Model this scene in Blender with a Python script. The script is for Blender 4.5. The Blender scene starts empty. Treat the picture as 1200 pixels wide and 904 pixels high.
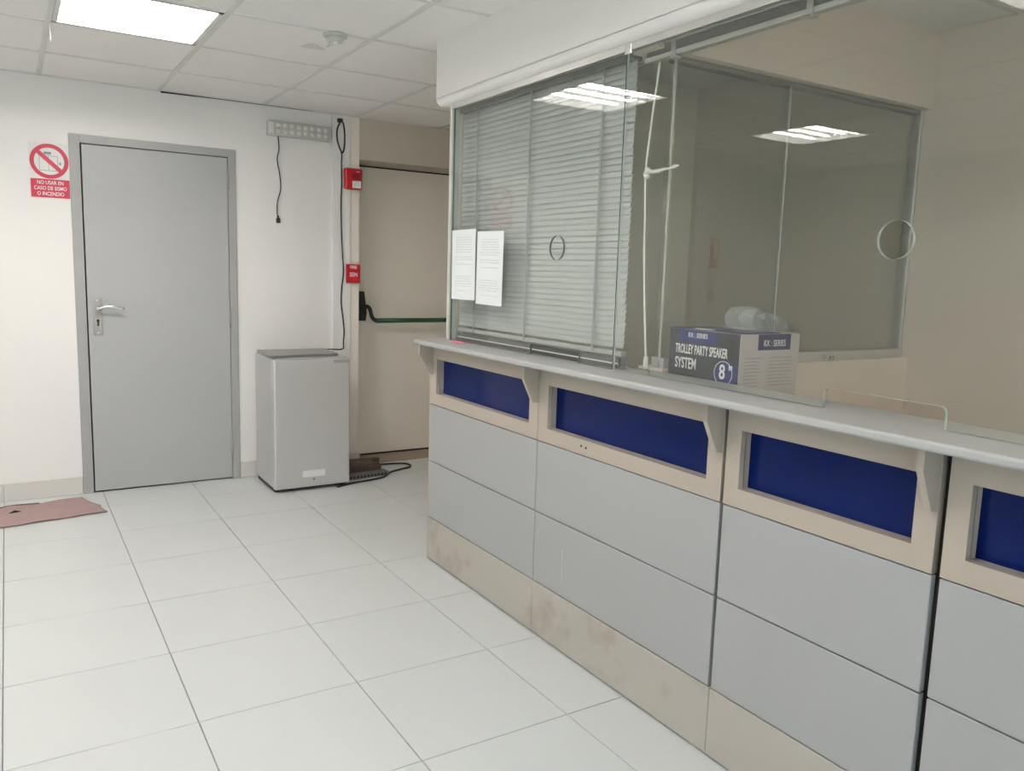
import bpy, bmesh, math, random
from mathutils import Vector, Matrix
random.seed(7)
PI = math.pi
S = bpy.context.scene
C = S.collection

# ------------------------------------------------------------------ camera
cam_d = bpy.data.cameras.new('camera')
cam = bpy.data.objects.new('camera', cam_d)
C.objects.link(cam)
cam_d.sensor_fit = 'HORIZONTAL'
cam_d.sensor_width = 36.0
cam_d.lens = 946.6 * 36.0 / 1200.0
cam_d.clip_start = 0.05
r_ = Vector((0.84965, -0.52649, 0.03000))
u_ = Vector((0.04720, 0.13260, 0.99005))
f_ = Vector((0.52523, 0.83978, -0.13751))
cam.matrix_world = Matrix(((r_.x, u_.x, -f_.x, 0.0), (r_.y, u_.y, -f_.y, 0.0),
                           (r_.z, u_.z, -f_.z, 1.3635), (0, 0, 0, 1)))
S.camera = cam

# ------------------------------------------------------------------ world, exposure
DAY = 2.7              # daylight outside the entrance behind the viewer
DOOR_X0, DOOR_X1, DOOR_Z = -2.45, 0.85, 2.15
W = bpy.data.worlds.new('world')
S.world = W
W.use_nodes = True
W.node_tree.nodes['Background'].inputs[0].default_value = (0.78, 0.94, 1.0, 1)
W.node_tree.nodes['Background'].inputs[1].default_value = DAY
S.view_settings.view_transform = 'Standard'
S.view_settings.look = 'None'
S.view_settings.gamma = 1.0
S.view_settings.use_curve_mapping = False
S.view_settings.exposure = 0.0
TUBE = 76.0            # glow of the fluorescent tubes
pd = bpy.data.lights.new('daylight_portal', 'AREA')     # guides the sampling of daylight through the entrance
pd.shape = 'RECTANGLE'
pd.size, pd.size_y = DOOR_X1 - DOOR_X0, DOOR_Z
pd.cycles.is_portal = True
po = bpy.data.objects.new('daylight_portal', pd)
C.objects.link(po)
po.location = ((DOOR_X0 + DOOR_X1) / 2, -2.62, DOOR_Z / 2)
po.rotation_euler = (PI / 2, 0, PI)

# ------------------------------------------------------------------ key sizes (metres)
YW = 5.257             # back wall
XC = 1.6475            # counter face
XG = 1.69              # glass line
H = 2.351              # ceiling
ZT = 1.058             # countertop surface
XL, YR, XR = -2.85, -2.6, 3.17
GX, GY, G = 0.1976, 4.6834, 0.6016

# ------------------------------------------------------------------ materials
def srgb(r, g, b):
    return tuple(((c / 255) / 12.92 if c / 255 <= 0.04045 else ((c / 255 + 0.055) / 1.055) ** 2.4) for c in (r, g, b)) + (1,)

def mat(name, col, rough=0.5, metal=0.0, var=0.04, scale=6.0, bump=0.0, bscale=120.0, spec=0.5, dirt=None, stretch=None, coat=0.0):
    m = bpy.data.materials.new(name)
    m.use_nodes = True
    nt = m.node_tree
    b = nt.nodes['Principled BSDF']
    b.inputs['Roughness'].default_value = rough
    b.inputs['Metallic'].default_value = metal
    b.inputs['Specular IOR Level'].default_value = spec
    b.inputs['Coat Weight'].default_value = coat
    tc = nt.nodes.new('ShaderNodeTexCoord')
    mp = nt.nodes.new('ShaderNodeMapping')
    nt.links.new(tc.outputs['Object'], mp.inputs[0])
    if stretch:
        mp.inputs['Scale'].default_value = stretch
    n = nt.nodes.new('ShaderNodeTexNoise')
    n.inputs['Scale'].default_value = scale
    n.inputs['Detail'].default_value = 5
    nt.links.new(mp.outputs[0], n.inputs['Vector'])
    mx = nt.nodes.new('ShaderNodeMix')
    mx.data_type = 'RGBA'
    mx.inputs[6].default_value = tuple(max(0, c * (1 - var)) for c in col[:3]) + (1,)
    mx.inputs[7].default_value = tuple(min(1, c * (1 + var)) for c in col[:3]) + (1,)
    nt.links.new(n.outputs['Fac'], mx.inputs[0])
    out = mx.outputs[2]
    if dirt:
        n2 = nt.nodes.new('ShaderNodeTexNoise')
        n2.inputs['Scale'].default_value = dirt[1]
        n2.inputs['Detail'].default_value = 8
        n2.inputs['Roughness'].default_value = 0.65
        nt.links.new(tc.outputs['Object'], n2.inputs['Vector'])
        rp = nt.nodes.new('ShaderNodeValToRGB')
        rp.color_ramp.elements[0].position = dirt[2]
        rp.color_ramp.elements[1].position = min(1, dirt[2] + 0.12)
        nt.links.new(n2.outputs['Fac'], rp.inputs[0])
        m2 = nt.nodes.new('ShaderNodeMix')
        m2.data_type = 'RGBA'
        m2.inputs[7].default_value = dirt[0]
        nt.links.new(out, m2.inputs[6])
        ml = nt.nodes.new('ShaderNodeMath')
        ml.operation = 'MULTIPLY'
        ml.inputs[1].default_value = dirt[3]
        nt.links.new(rp.outputs[0], ml.inputs[0])
        nt.links.new(ml.outputs[0], m2.inputs[0])
        out = m2.outputs[2]
    nt.links.new(out, b.inputs['Base Color'])
    if bump:
        n3 = nt.nodes.new('ShaderNodeTexNoise')
        n3.inputs['Scale'].default_value = bscale
        n3.inputs['Detail'].default_value = 3
        nt.links.new(mp.outputs[0], n3.inputs['Vector'])
        bp = nt.nodes.new('ShaderNodeBump')
        bp.inputs['Strength'].default_value = bump
        bp.inputs['Distance'].default_value = 0.002
        nt.links.new(n3.outputs['Fac'], bp.inputs['Height'])
        nt.links.new(bp.outputs[0], b.inputs['Normal'])
    return m

def glass_mat(name, tint, r0=0.052):
    # clear sheet: Schlick mirror over straight-through transmission, the same from both faces
    m = bpy.data.materials.new(name)
    m.use_nodes = True
    nt = m.node_tree
    nt.nodes.remove(nt.nodes['Principled BSDF'])
    o = nt.nodes['Material Output']
    lw = nt.nodes.new('ShaderNodeLayerWeight')
    lw.inputs['Blend'].default_value = 0.5
    pw = nt.nodes.new('ShaderNodeMath')
    pw.operation = 'POWER'
    pw.inputs[1].default_value = 5.0
    nt.links.new(lw.outputs['Facing'], pw.inputs[0])
    ma = nt.nodes.new('ShaderNodeMath')
    ma.operation = 'MULTIPLY_ADD'
    ma.inputs[1].default_value = 1 - r0
    ma.inputs[2].default_value = r0
    nt.links.new(pw.outputs[0], ma.inputs[0])
    t = nt.nodes.new('ShaderNodeBsdfTransparent')
    t.inputs[0].default_value = tint
    g = nt.nodes.new('ShaderNodeBsdfGlossy')
    g.inputs['Roughness'].default_value = 0.0
    g.inputs[0].default_value = (1, 1, 1, 1)
    mx = nt.nodes.new('ShaderNodeMixShader')
    nt.links.new(ma.outputs[0], mx.inputs[0])
    nt.links.new(t.outputs[0], mx.inputs[1])
    nt.links.new(g.outputs[0], mx.inputs[2])
    nt.links.new(mx.outputs[0], o.inputs[0])
    return m

def plastic_film(name):
    m = bpy.data.materials.new(name)
    m.use_nodes = True
    nt = m.node_tree
    b = nt.nodes['Principled BSDF']
    b.inputs['Base Color'].default_value = (0.75, 0.78, 0.74, 1)
    b.inputs['Roughness'].default_value = 0.18
    b.inputs['Alpha'].default_value = 0.24
    return m

def emit(name, col, strength):
    m = bpy.data.materials.new(name)
    m.use_nodes = True
    nt = m.node_tree
    b = nt.nodes['Principled BSDF']
    b.inputs['Base Color'].default_value = (0.8, 0.8, 0.8, 1)
    b.inputs['Emission Color'].default_value = col
    b.inputs['Emission Strength'].default_value = strength
    return m

def paper_mat(name):
    # printed sheet: faint grey lines of text, ragged right margin
    m = bpy.data.materials.new(name)
    m.use_nodes = True
    nt = m.node_tree
    b = nt.nodes['Principled BSDF']
    b.inputs['Roughness'].default_value = 0.6
    tc = nt.nodes.new('ShaderNodeTexCoord')
    sp = nt.nodes.new('ShaderNodeSeparateXYZ')
    nt.links.new(tc.outputs['Object'], sp.inputs[0])
    def math_(op, a, bb=None, c=None):
        n = nt.nodes.new('ShaderNodeMath')
        n.operation = op
        for i, v in enumerate((a, bb, c)):
            if v is None:
                continue
            if isinstance(v, (int, float)):
                n.inputs[i].default_value = v
            else:
                nt.links.new(v, n.inputs[i])
        return n.outputs[0]
    z, y = sp.outputs[2], sp.outputs[1]
    row = math_('FLOOR', math_('MULTIPLY', z, 96.0))
    fr = math_('FRACT', math_('MULTIPLY', z, 96.0))
    line = math_('LESS_THAN', fr, 0.42)
    wn = nt.nodes.new('ShaderNodeTexWhiteNoise')
    wn.noise_dimensions = '1D'
    nt.links.new(row, wn.inputs['W'])
    keep = math_('GREATER_THAN', wn.outputs['Value'], 0.30)
    inside = math_('LESS_THAN', math_('ABSOLUTE', y), math_('MULTIPLY_ADD', wn.outputs['Value'], 0.03, 0.055))
    top = math_('LESS_THAN', math_('ABSOLUTE', math_('ADD', z, -0.005)), 0.118)
    wd = nt.nodes.new('ShaderNodeTexNoise')
    wd.inputs['Scale'].default_value = 160
    nt.links.new(tc.outputs['Object'], wd.inputs['Vector'])
    word = math_('GREATER_THAN', wd.outputs['Fac'], 0.42)
    f = math_('MULTIPLY', math_('MULTIPLY', line, keep), math_('MULTIPLY', inside, math_('MULTIPLY', top, word)))
    f = math_('MULTIPLY', f, 0.26)
    mx = nt.nodes.new('ShaderNodeMix')
    mx.data_type = 'RGBA'
    mx.inputs[6].default_value = (0.86, 0.90, 0.90, 1)
    mx.inputs[7].default_value = (0.2, 0.24, 0.28, 1)
    nt.links.new(f, mx.inputs[0])
    nt.links.new(mx.outputs[2], b.inputs['Base Color'])
    return m

M = {}
M['wall'] = mat('wall_paint', (0.885, 0.862, 0.828, 1), 0.6, var=0.02, scale=2.0, bump=0.05)
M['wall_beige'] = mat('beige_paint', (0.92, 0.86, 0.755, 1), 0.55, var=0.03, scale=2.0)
M['wall_office'] = mat('office_paint', (0.82, 0.725, 0.63, 1), 0.6, var=0.03, scale=2.0)
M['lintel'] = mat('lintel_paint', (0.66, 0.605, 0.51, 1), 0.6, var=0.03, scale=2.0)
M['grout'] = mat('grout', (0.36, 0.35, 0.33, 1), 0.9)
M['floor'] = mat('porcelain', (0.655, 0.685, 0.675, 1), 0.28, var=0.025, scale=3.0, dirt=(srgb(170, 168, 158), 2.2, 0.66, 0.35))
M['tile'] = mat('mineral_tile', (0.91, 0.885, 0.855, 1), 0.9, var=0.03, scale=40, bump=0.25, bscale=160)
M['tbar'] = mat('grid_white', (0.76, 0.74, 0.71, 1), 0.6)
M['plenum'] = mat('dark_void', (0.03, 0.03, 0.03, 1), 0.9)
M['skirt'] = mat('skirting_tile', (0.68, 0.65, 0.615, 1), 0.4, var=0.03)
M['door'] = mat('grey_enamel', (0.43, 0.435, 0.435, 1), 0.42, var=0.03, scale=3, dirt=(srgb(150, 148, 143), 3.0, 0.62, 0.25))
M['frame'] = mat('frame_enamel', (0.38, 0.38, 0.37, 1), 0.45, var=0.04, dirt=(srgb(105, 100, 95), 9.0, 0.70, 0.5))
M['dark'] = mat('dark_gap', (0.02, 0.018, 0.016, 1), 0.8)
M['steel'] = mat('satin_steel', (0.40, 0.38, 0.36, 1), 0.5, metal=0.3)
M['chrome'] = mat('bright_steel', (0.85, 0.85, 0.83, 1), 0.15, metal=1.0)
M['panel'] = mat('grey_laminate', (0.385, 0.39, 0.39, 1), 0.42, var=0.015, scale=2, dirt=(srgb(165, 166, 163), 5.0, 0.68, 0.3))
M['header'] = mat('beige_laminate', (0.445, 0.39, 0.33, 1), 0.5, var=0.03, scale=4, dirt=(srgb(176, 160, 143), 6.0, 0.6, 0.35))
M['plinth'] = mat('worn_laminate', (0.46, 0.43, 0.385, 1), 0.5, var=0.06, scale=3, dirt=(srgb(150, 138, 122), 4.0, 0.55, 0.5))
M['blue'] = mat('navy_acrylic', (0.002, 0.010, 0.088, 1), 0.05, var=0.02, spec=0.14)
M['top'] = mat('grey_countertop', (0.43, 0.435, 0.43, 1), 0.36, var=0.03, scale=9, dirt=(srgb(205, 205, 200), 24.0, 0.72, 0.4))
M['alu'] = mat('aluminium', (0.62, 0.61, 0.58, 1), 0.4, metal=0.5)
M['jamb'] = mat('worn_aluminium', (0.46, 0.455, 0.42, 1), 0.5, metal=0.2)
M['alu_dark'] = mat('dark_channel', (0.24, 0.235, 0.22, 1), 0.5, metal=0.3)
M['rail'] = mat('dark_grey_rail', (0.09, 0.09, 0.085, 1), 0.6)
M['post'] = mat('post_paint', (0.58, 0.585, 0.53, 1), 0.5)
M['glass'] = glass_mat('clear_glass', (0.965, 0.98, 0.965, 1))
M['gedge'] = mat('glass_edge', (0.10, 0.14, 0.12, 1), 0.15)
M['gedge_lt'] = mat('glass_edge_light', (0.48, 0.53, 0.49, 1), 0.2)
M['slat'] = mat('blind_slat', (0.50, 0.52, 0.515, 1), 0.45)
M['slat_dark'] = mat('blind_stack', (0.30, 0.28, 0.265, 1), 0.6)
M['cord'] = mat('white_cord', (0.80, 0.79, 0.74, 1), 0.6)
M['black'] = mat('black_rubber', (0.015, 0.015, 0.015, 1), 0.45)
M['brown'] = mat('brown_case', (0.085, 0.055, 0.042, 1), 0.5, var=0.2, dirt=(srgb(135, 112, 100), 4.0, 0.55, 0.5))
M['grille'] = mat('grey_plastic', (0.17, 0.17, 0.17, 1), 0.5)
M['silver'] = mat('silver_paint', (0.60, 0.59, 0.58, 1), 0.33, metal=0.3, var=0.02, stretch=(30, 30, 0.6))
M['slab'] = mat('dark_slab', (0.18, 0.185, 0.18, 1), 0.25)
M['white'] = mat('white_plastic', (0.82, 0.82, 0.80, 1), 0.4)
M['red'] = mat('red_plastic', (0.50, 0.012, 0.022, 1), 0.3)
M['signred'] = mat('sign_red', srgb(190, 28, 62), 0.4, var=0.01)
M['signwhite'] = mat('sign_white', (0.82, 0.80, 0.78, 1), 0.45, var=0.01)
M['ink'] = mat('grey_ink', (0.25, 0.25, 0.26, 1), 0.6)
M['txtwhite'] = mat('text_white', (0.85, 0.85, 0.85, 1), 0.5, var=0.0)
M['green'] = mat('green_bar', (0.012, 0.085, 0.035, 1), 0.35)
M['mat_pink'] = mat('pink_mat', (0.40, 0.285, 0.275, 1), 0.95, var=0.10, scale=25, bump=0.7, bscale=420)
M['mat_edge'] = mat('mat_edge', (0.22, 0.15, 0.145, 1), 0.95)
M['threshold'] = mat('brown_threshold', (0.42, 0.345, 0.265, 1), 0.55, var=0.1, stretch=(1, 12, 1))
M['carton_dark'] = mat('carton_print_dark', (0.022, 0.03, 0.045, 1), 0.35, var=0.35, scale=9)
M['carton_blue'] = mat('carton_print_blue', (0.014, 0.024, 0.17, 1), 0.35)
M['carton_navy'] = mat('carton_print_navy', (0.012, 0.013, 0.085, 1), 0.4)
M['carton_side'] = mat('carton_side', (0.52, 0.48, 0.48, 1), 0.55, var=0.05)
M['carton_ink'] = mat('carton_ink', (0.34, 0.32, 0.32, 1), 0.6)
M['film'] = plastic_film('clear_film')
M['pink'] = mat('pink_paper', srgb(240, 130, 155), 0.7)
M['paper'] = paper_mat('printed_paper')
M['tube'] = emit('fluorescent_tube', (1.0, 0.93, 0.89, 1), TUBE)
M['tube_fill'] = emit('office_fill_tube', (1.0, 0.90, 0.80, 1), TUBE * 0.55)  # glow of the added office fill light
M['pan'] = mat('white_reflector', (0.88, 0.88, 0.87, 1), 0.35)
M['led'] = mat('led_lens', (0.85, 0.83, 0.78, 1), 0.15)
M['smoke'] = mat('smoke_head', (0.62, 0.63, 0.57, 1), 0.5)
M['tape'] = mat('ladder_grey', (0.34, 0.345, 0.335, 1), 0.8)
M['stain'] = mat('stain_grey', (0.74, 0.725, 0.70, 1), 0.9)

# ------------------------------------------------------------------ mesh helpers
class MB:
    def __init__(s):
        s.bm = bmesh.new()
    def box(s, a, b, bevel=0.0, seg=2, rot=None, pivot=None):
        x0, y0, z0 = (min(a[i], b[i]) for i in range(3))
        x1, y1, z1 = (max(a[i], b[i]) for i in range(3))
        r = bmesh.ops.create_cube(s.bm, size=1.0)
        vs = r['verts']
        for v in vs:
            v.co = Vector((x0 + (v.co.x + .5) * (x1 - x0), y0 + (v.co.y + .5) * (y1 - y0), z0 + (v.co.z + .5) * (z1 - z0)))
        if bevel:
            es = list({e for v in vs for e in v.link_edges})
            rr = bmesh.ops.bevel(s.bm, geom=es, offset=bevel, segments=seg, affect='EDGES', profile=0.5)
            vs = list({v for f in rr['faces'] for v in f.verts} | {v for v in vs if v.is_valid})
        if rot is not None:
            bmesh.ops.rotate(s.bm, cent=pivot or ((x0 + x1) / 2, (y0 + y1) / 2, (z0 + z1) / 2), matrix=rot, verts=vs)
        return s
    def prism(s, pts, d):
        # pts: 3D polygon, d: extrusion vector
        d = Vector(d)
        a = [s.bm.verts.new(p) for p in pts]
        b = [s.bm.verts.new(Vector(p) + d) for p in pts]
        n = len(pts)
        s.bm.faces.new(a)
        s.bm.faces.new(b[::-1])
        for i in range(n):
            s.bm.faces.new((a[i], b[i], b[(i + 1) % n], a[(i + 1) % n]))
        return s
    def tube(s, pts, r, n=8, rads=None):
        pts = [Vector(p) for p in pts]
        rings = []
        up = Vector((0.31, 0.17, 0.93)).normalized()
        for i, p in enumerate(pts):
            t = (pts[min(i + 1, len(pts) - 1)] - pts[max(i - 1, 0)]).normalized()
            a = t.cross(up)
            if a.length < 1e-3:
                a = t.cross(Vector((1, 0, 0)))
            a.normalize()
            b = t.cross(a)
            rr = rads[i] if rads else r
            rings.append([s.bm.verts.new(p + a * math.cos(2 * PI * k / n) * rr + b * math.sin(2 * PI * k / n) * rr) for k in range(n)])
        for i in range(len(rings) - 1):
            for k in range(n):
                s.bm.faces.new((rings[i][k], rings[i][(k + 1) % n], rings[i + 1][(k + 1) % n], rings[i + 1][k]))
        s.bm.faces.new(rings[0][::-1])
        s.bm.faces.new(rings[-1])
        return s
    def cyl(s, c, axis, r, h, n=24, r2=None):
        c = Vector(c); ax = Vector(axis).normalized()
        return s.tube([c, c + ax * h], r, n, rads=[r, r if r2 is None else r2])
    def ball(s, c, r, sc=(1, 1, 1), u=12, v=8):
        r0 = bmesh.ops.create_uvsphere(s.bm, u_segments=u, v_segments=v, radius=r)
        for q in r0['verts']:
            q.co = Vector((q.co.x * sc[0] + c[0], q.co.y * sc[1] + c[1], q.co.z * sc[2] + c[2]))
        return s
    def build(s, name, m, parent=None, smooth=False, kind=None):
        bmesh.ops.recalc_face_normals(s.bm, faces=s.bm.faces[:])
        me = bpy.data.meshes.new(name)
        s.bm.to_mesh(me)
        s.bm.free()
        me.materials.append(m)
        if smooth:
            for p in me.polygons:
                p.use_smooth = True
        return link(name, me, parent, kind)

def link(name, data, parent=None, kind=None):
    o = bpy.data.objects.new(name, data)
    C.objects.link(o)
    if parent is not None:
        o.parent = parent
        o.matrix_parent_inverse = Matrix.Translation(-world_loc(parent))
    if kind:
        o['kind'] = kind
    return o

def world_loc(o):
    v = Vector((0, 0, 0))
    while o is not None:
        v = v + o.location + o.matrix_parent_inverse.translation
        o = o.parent
    return v

def recentre(o, c):
    # give a mesh object an origin of its own without moving it
    o.data.transform(Matrix.Translation(-Vector(c)))
    o.location = Vector(c) if o.parent is None else Vector(c)
    return o

def tag(o, label=None, cat=None, group=None, kind=None):
    if label: o['label'] = label
    if cat: o['category'] = cat
    if group: o['group'] = group
    if kind: o['kind'] = kind
    return o

def thing(name, loc, label, cat, group=None):
    o = bpy.data.objects.new(name, None)
    C.objects.link(o)
    o.location = loc
    o.empty_display_size = 0.1
    return tag(o, label, cat, group)

def struct(name, mb, m, label, smooth=False):
    o = mb.build(name, m, None, smooth, 'structure')
    o['label'] = label
    return o

def empty_struct(name, loc, label):
    o = bpy.data.objects.new(name, None)
    C.objects.link(o)
    o.location = loc
    o['kind'] = 'structure'
    o['label'] = label
    return o

def plate(name, loops, thick, frame, m, parent=None, edge=None):
    # flat sheet from 2D loops (first outline, then holes), set by a 4x4 frame; second material on its rim
    cu = bpy.data.curves.new(name, 'CURVE')
    cu.dimensions = '2D'
    cu.fill_mode = 'BOTH'
    cu.extrude = thick / 2
    for lp in loops:
        sp = cu.splines.new('POLY')
        sp.points.add(len(lp) - 1)
        for i, (a, b) in enumerate(lp):
            sp.points[i].co = (a, b, 0, 1)
        sp.use_cyclic_u = True
    o = bpy.data.objects.new(name, cu)
    C.objects.link(o)
    dg = bpy.context.evaluated_depsgraph_get()
    me = bpy.data.meshes.new_from_object(o.evaluated_get(dg))
    C.objects.unlink(o)
    bpy.data.objects.remove(o)
    me.transform(frame)
    me.name = name
    me.materials.clear()
    me.materials.append(m)
    if edge:
        me.materials.append(edge)
        nrm = frame.to_3x3() @ Vector((0, 0, 1))
        for p in me.polygons:
            if abs(p.normal.dot(nrm)) < 0.5:
                p.material_index = 1
    return link(name, me, parent)

def frame_m(o, ax, ay):
    ax, ay = Vector(ax), Vector(ay)
    az = ax.cross(ay)
    return Matrix(((ax.x, ay.x, az.x, o[0]), (ax.y, ay.y, az.y, o[1]), (ax.z, ay.z, az.z, o[2]), (0, 0, 0, 1)))

def circle(cx, cy, r, n=40):
    return [(cx + r * math.cos(2 * PI * i / n), cy + r * math.sin(2 * PI * i / n)) for i in range(n)]

def text(name, body, size, pos, ax, ay, m, parent, sx=1.0, align='CENTER', bold=0.0, spacing=1.0, line=0.95):
    cu = bpy.data.curves.new(name, 'FONT')
    cu.body = body
    cu.size = size
    cu.align_x = align
    cu.align_y = 'CENTER'
    cu.extrude = 0.0003
    cu.offset = bold
    cu.space_character = spacing
    cu.space_line = line
    cu.resolution_u = 3
    cu.materials.append(m)
    t_ = bpy.data.objects.new(name, cu)
    C.objects.link(t_)
    dg = bpy.context.evaluated_depsgraph_get()
    me = bpy.data.meshes.new_from_object(t_.evaluated_get(dg))
    bpy.data.objects.remove(t_)
    me.transform(frame_m(pos, ax, ay) @ Matrix.Diagonal((sx, 1, 1, 1)))
    me.name = name
    o = link(name, me, parent)
    return o

def bez(pts, n=8):
    # Catmull-Rom through the given points
    P = [Vector(p) for p in pts]
    P = [P[0] * 2 - P[1]] + P + [P[-1] * 2 - P[-2]]
    out = []
    for i in range(1, len(P) - 2):
        for k in range(n):
            t = k / n
            a, b, c, d = P[i - 1], P[i], P[i + 1], P[i + 2]
            out.append(0.5 * ((2 * b) + (c - a) * t + (2 * a - 5 * b + 4 * c - d) * t * t + (3 * b - a - 3 * c + d) * t ** 3))
    out.append(P[-2])
    return out

# back-wall text axes and glass/counter-side text axes
BX, BY = (1, 0, 0), (0, 0, 1)          # reads left to right on a wall facing -Y
CX, CY = (0, -1, 0), (0, 0, 1)         # reads left to right on a face turned to -X

# ================================================================== ROOM SHELL
fl = struct('floor', MB().box((XL - .1, YR - .1, -0.10), (XR + .1, YW + .3, -0.006)), M['grout'],
            'pale glossy porcelain tile floor of the waiting area')
cache = {}
def cut_tile(name, x0, x1, y0, y1, z0, z1, m, parent, bev):
    w, d = round(x1 - x0, 4), round(y1 - y0, 4)
    key = (name, w, d)
    if key not in cache:
        mb = MB().box((-w / 2, -d / 2, z0), (w / 2, d / 2, z1))
        if bev:
            top = [e for e in mb.bm.edges if all(abs(v.co.z - (z1 if bev > 0 else z0)) < 1e-6 for v in e.verts)]
            bmesh.ops.bevel(mb.bm, geom=top, offset=abs(bev), segments=1, affect='EDGES')
        o = mb.build(name, m, parent)
        cache[key] = o.data
    else:
        o = link(name, cache[key], parent)
    o.location = ((x0 + x1) / 2, (y0 + y1) / 2, 0)
    return o
g = 0.0017
xs = [-0.0724 + 0.5 * i for i in range(-6, 7)]
ys = [4.4083 + 0.502 * j for j in range(-14, 3)]
for i in range(len(xs) - 1):
    for j in range(len(ys) - 1):
        x0, x1 = max(xs[i], XL), min(xs[i + 1], XR)
        y0, y1 = max(ys[j], YR), min(ys[j + 1], YW)
        if y1 < 3.34:
            x1 = min(x1, 1.70)
        if x1 - x0 < 0.03 or y1 - y0 < 0.03:
            continue
        t = cut_tile('floor_tile', x0 + g, x1 - g, y0 + g, y1 - g, -0.006, 0.0, M['floor'], fl, 0.0008)
        t.location.z = random.uniform(-0.0004, 0.0002)

wb = MB()
T = 0.30
wb.box((XL - .1, YW, -.1), (0.327, YW + T, 2.7)).box((0.327, YW, 2.061), (1.228, YW + T, 2.7))
wb.box((1.228, YW, -.1), (2.027, YW + T, 2.7)).box((2.027, YW + .004, 2.087), (2.95, YW + T, 2.7))
wb.box((2.95, YW, -.1), (XR + .1, YW + T, 2.7)).box((0.3, YW + T - .02, -.1), (1.25, YW + T, 2.1))
wback = struct('wall_back', wb, M['wall'], 'off-white painted back wall with the grey door')
struct('wall_left', MB().box((XL - .1, YR, -.1), (XL, YW, 2.7)), M['wall'], 'off-white painted left wall of the hall')
struct('wall_rear', MB().box((XL - .1, YR - .1, -.1), (DOOR_X0, YR, 2.7)).box((DOOR_X0, YR - .1, DOOR_Z), (DOOR_X1, YR, 2.7)).box((DOOR_X1, YR - .1, -.1), (XR + .1, YR, 2.7)), M['wall'], 'off-white painted wall behind the viewer with the entrance opening')
struct('wall_right', MB().box((XC, YR, -.1), (1.72, -1.25, 2.7)), M['wall'], 'off-white painted right wall past the end of the counter')
struct('wall_office', MB().box((XR, YR, -.1), (XR + .1, YW, 2.7)), M['wall_office'], 'beige office side wall seen through the counter glass')
struct('wall_office_rear', MB().box((1.72, -1.35, -.1), (XR, -1.25, 2.7)), M['wall_office'], 'beige rear wall closing the office')
struct('wall_booth', MB().box((1.718, 3.292, -.1), (XR, 3.335, 2.7)), M['wall_beige'], 'thin beige wall closing the booth beside the exit door')
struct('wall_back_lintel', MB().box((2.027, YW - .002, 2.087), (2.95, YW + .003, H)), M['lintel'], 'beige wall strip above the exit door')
# pilaster, with a beige cover strip against the exit door
struct('trim_pilaster', MB().box((1.84, YW - .028, 0), (1.965, YW, H), 0.004), M['wall'], 'white boxed pilaster between the fridge and the exit door')
struct('trim_door_side', MB().box((1.967, YW - .018, 0), (2.027, YW + .02, H)), M['wall_beige'], 'pale cover strip along the left side of the exit door')
struct('trim_pilaster_far', MB().box((-1.867, YW - .06, 0), (-1.685, YW, H), 0.004), M['wall'], 'white pilaster on the far left part of the back wall')
GAPX = 0.81
struct('trim_gap_shadow', MB().prism([(GAPX, YW - .024, 2.3505), (GAPX, YW - .024, 2.341), (GAPX + .30, YW - .024, 2.347), (GAPX + .9, YW - .024, 2.3495), (GAPX + .9, YW - .024, 2.3505)], (0, .005, 0)), M['dark'],
       'dark strip painting the shadow gap between ceiling and back wall')  # solid dark strip in place of the shadow along the ceiling edge
# beam over the counter glass, soft lower edge
prof = [(XC, 2.7), (XC, 2.115)]
for k in range(7):
    a = PI + (PI / 2) * k / 6
    prof.append((XC + .032 + .032 * math.cos(a), 2.117 + .032 * math.sin(a)))
prof += [(1.722, 2.085), (1.722, 2.7)]
struct('beam', MB().prism([(px, 3.336, pz) for px, pz in prof], (0, -4.6, 0)), M['wall'], 'dropped off-white beam above the counter glass')

# skirting tiles along the back wall
def skirt(name, runs, label):
    o = empty_struct(name, (0, YW, 0), label)
    for x0, x1 in runs:
        MB().box((x0 + .001, YW - .011, 0), (x1 - .001, YW - .001, 0.102), 0.002, 1).build('skirting_tile', M['skirt'], o)
skirt('baseboard_back', [(XL, -2.57), (-2.57, -2.07), (-2.07, -1.87), (-1.685, -1.07), (-1.07, -0.57), (-0.57, -0.0724), (-0.0724, 0.326), (1.229, 1.43), (1.43, 1.839)],
      'beige tile baseboard along the back wall')
o = empty_struct('baseboard_pilaster', (1.84, YW, 0), 'beige tile baseboard around the pilaster by the fridge')
MB().box((1.838, YW - .042, 0), (2.03, YW - .030, 0.095), 0.002, 1).build('skirting_tile', M['skirt'], o)
o = empty_struct('baseboard_left', (XL, 0, 0), 'beige tile baseboard along the left wall')
for k in range(16):
    y0 = YR + k * .491
    MB().box((XL, y0 + .001, 0), (XL + .011, y0 + .489, .102), .002, 1).build('skirting_tile', M['skirt'], o)

# ------------------------------------------------------------------ ceiling: tiles on a white T-grid
ce = struct('ceiling', MB().box((XL - .1, YR - .1, 2.48), (XR + .1, YW + .3, 2.56)), M['plenum'],
            'suspended ceiling of pale mineral tiles with recessed light fixtures')
LX = (-3, 0)                           # grid columns and rows of the light fixtures
LROW = (2, 6)
cxs = [GX + G * i for i in range(-6, 6)]
cys = [GY + G * 1 - G * j for j in range(0, 14)]
XB = 1.655
def is_light(i, j):
    return ((i - 6) in LX and j in LROW) or (i, j) == (9, 9)
for i in range(len(cxs) - 1):
    for j in range(len(cys) - 1):
        x0, x1 = max(cxs[i], XL), min(cxs[i + 1], XR)
        y1, y0 = min(cys[j], YW), max(cys[j + 1], YR)
        if x1 - x0 < .03 or y1 - y0 < .03 or is_light(i, j):
            continue
        t = cut_tile('ceiling_tile', x0, x1, y0, y1, 2.356, 2.371, M['tile'], ce, 0)
        t.location.z = random.uniform(-0.001, 0.002)
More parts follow.
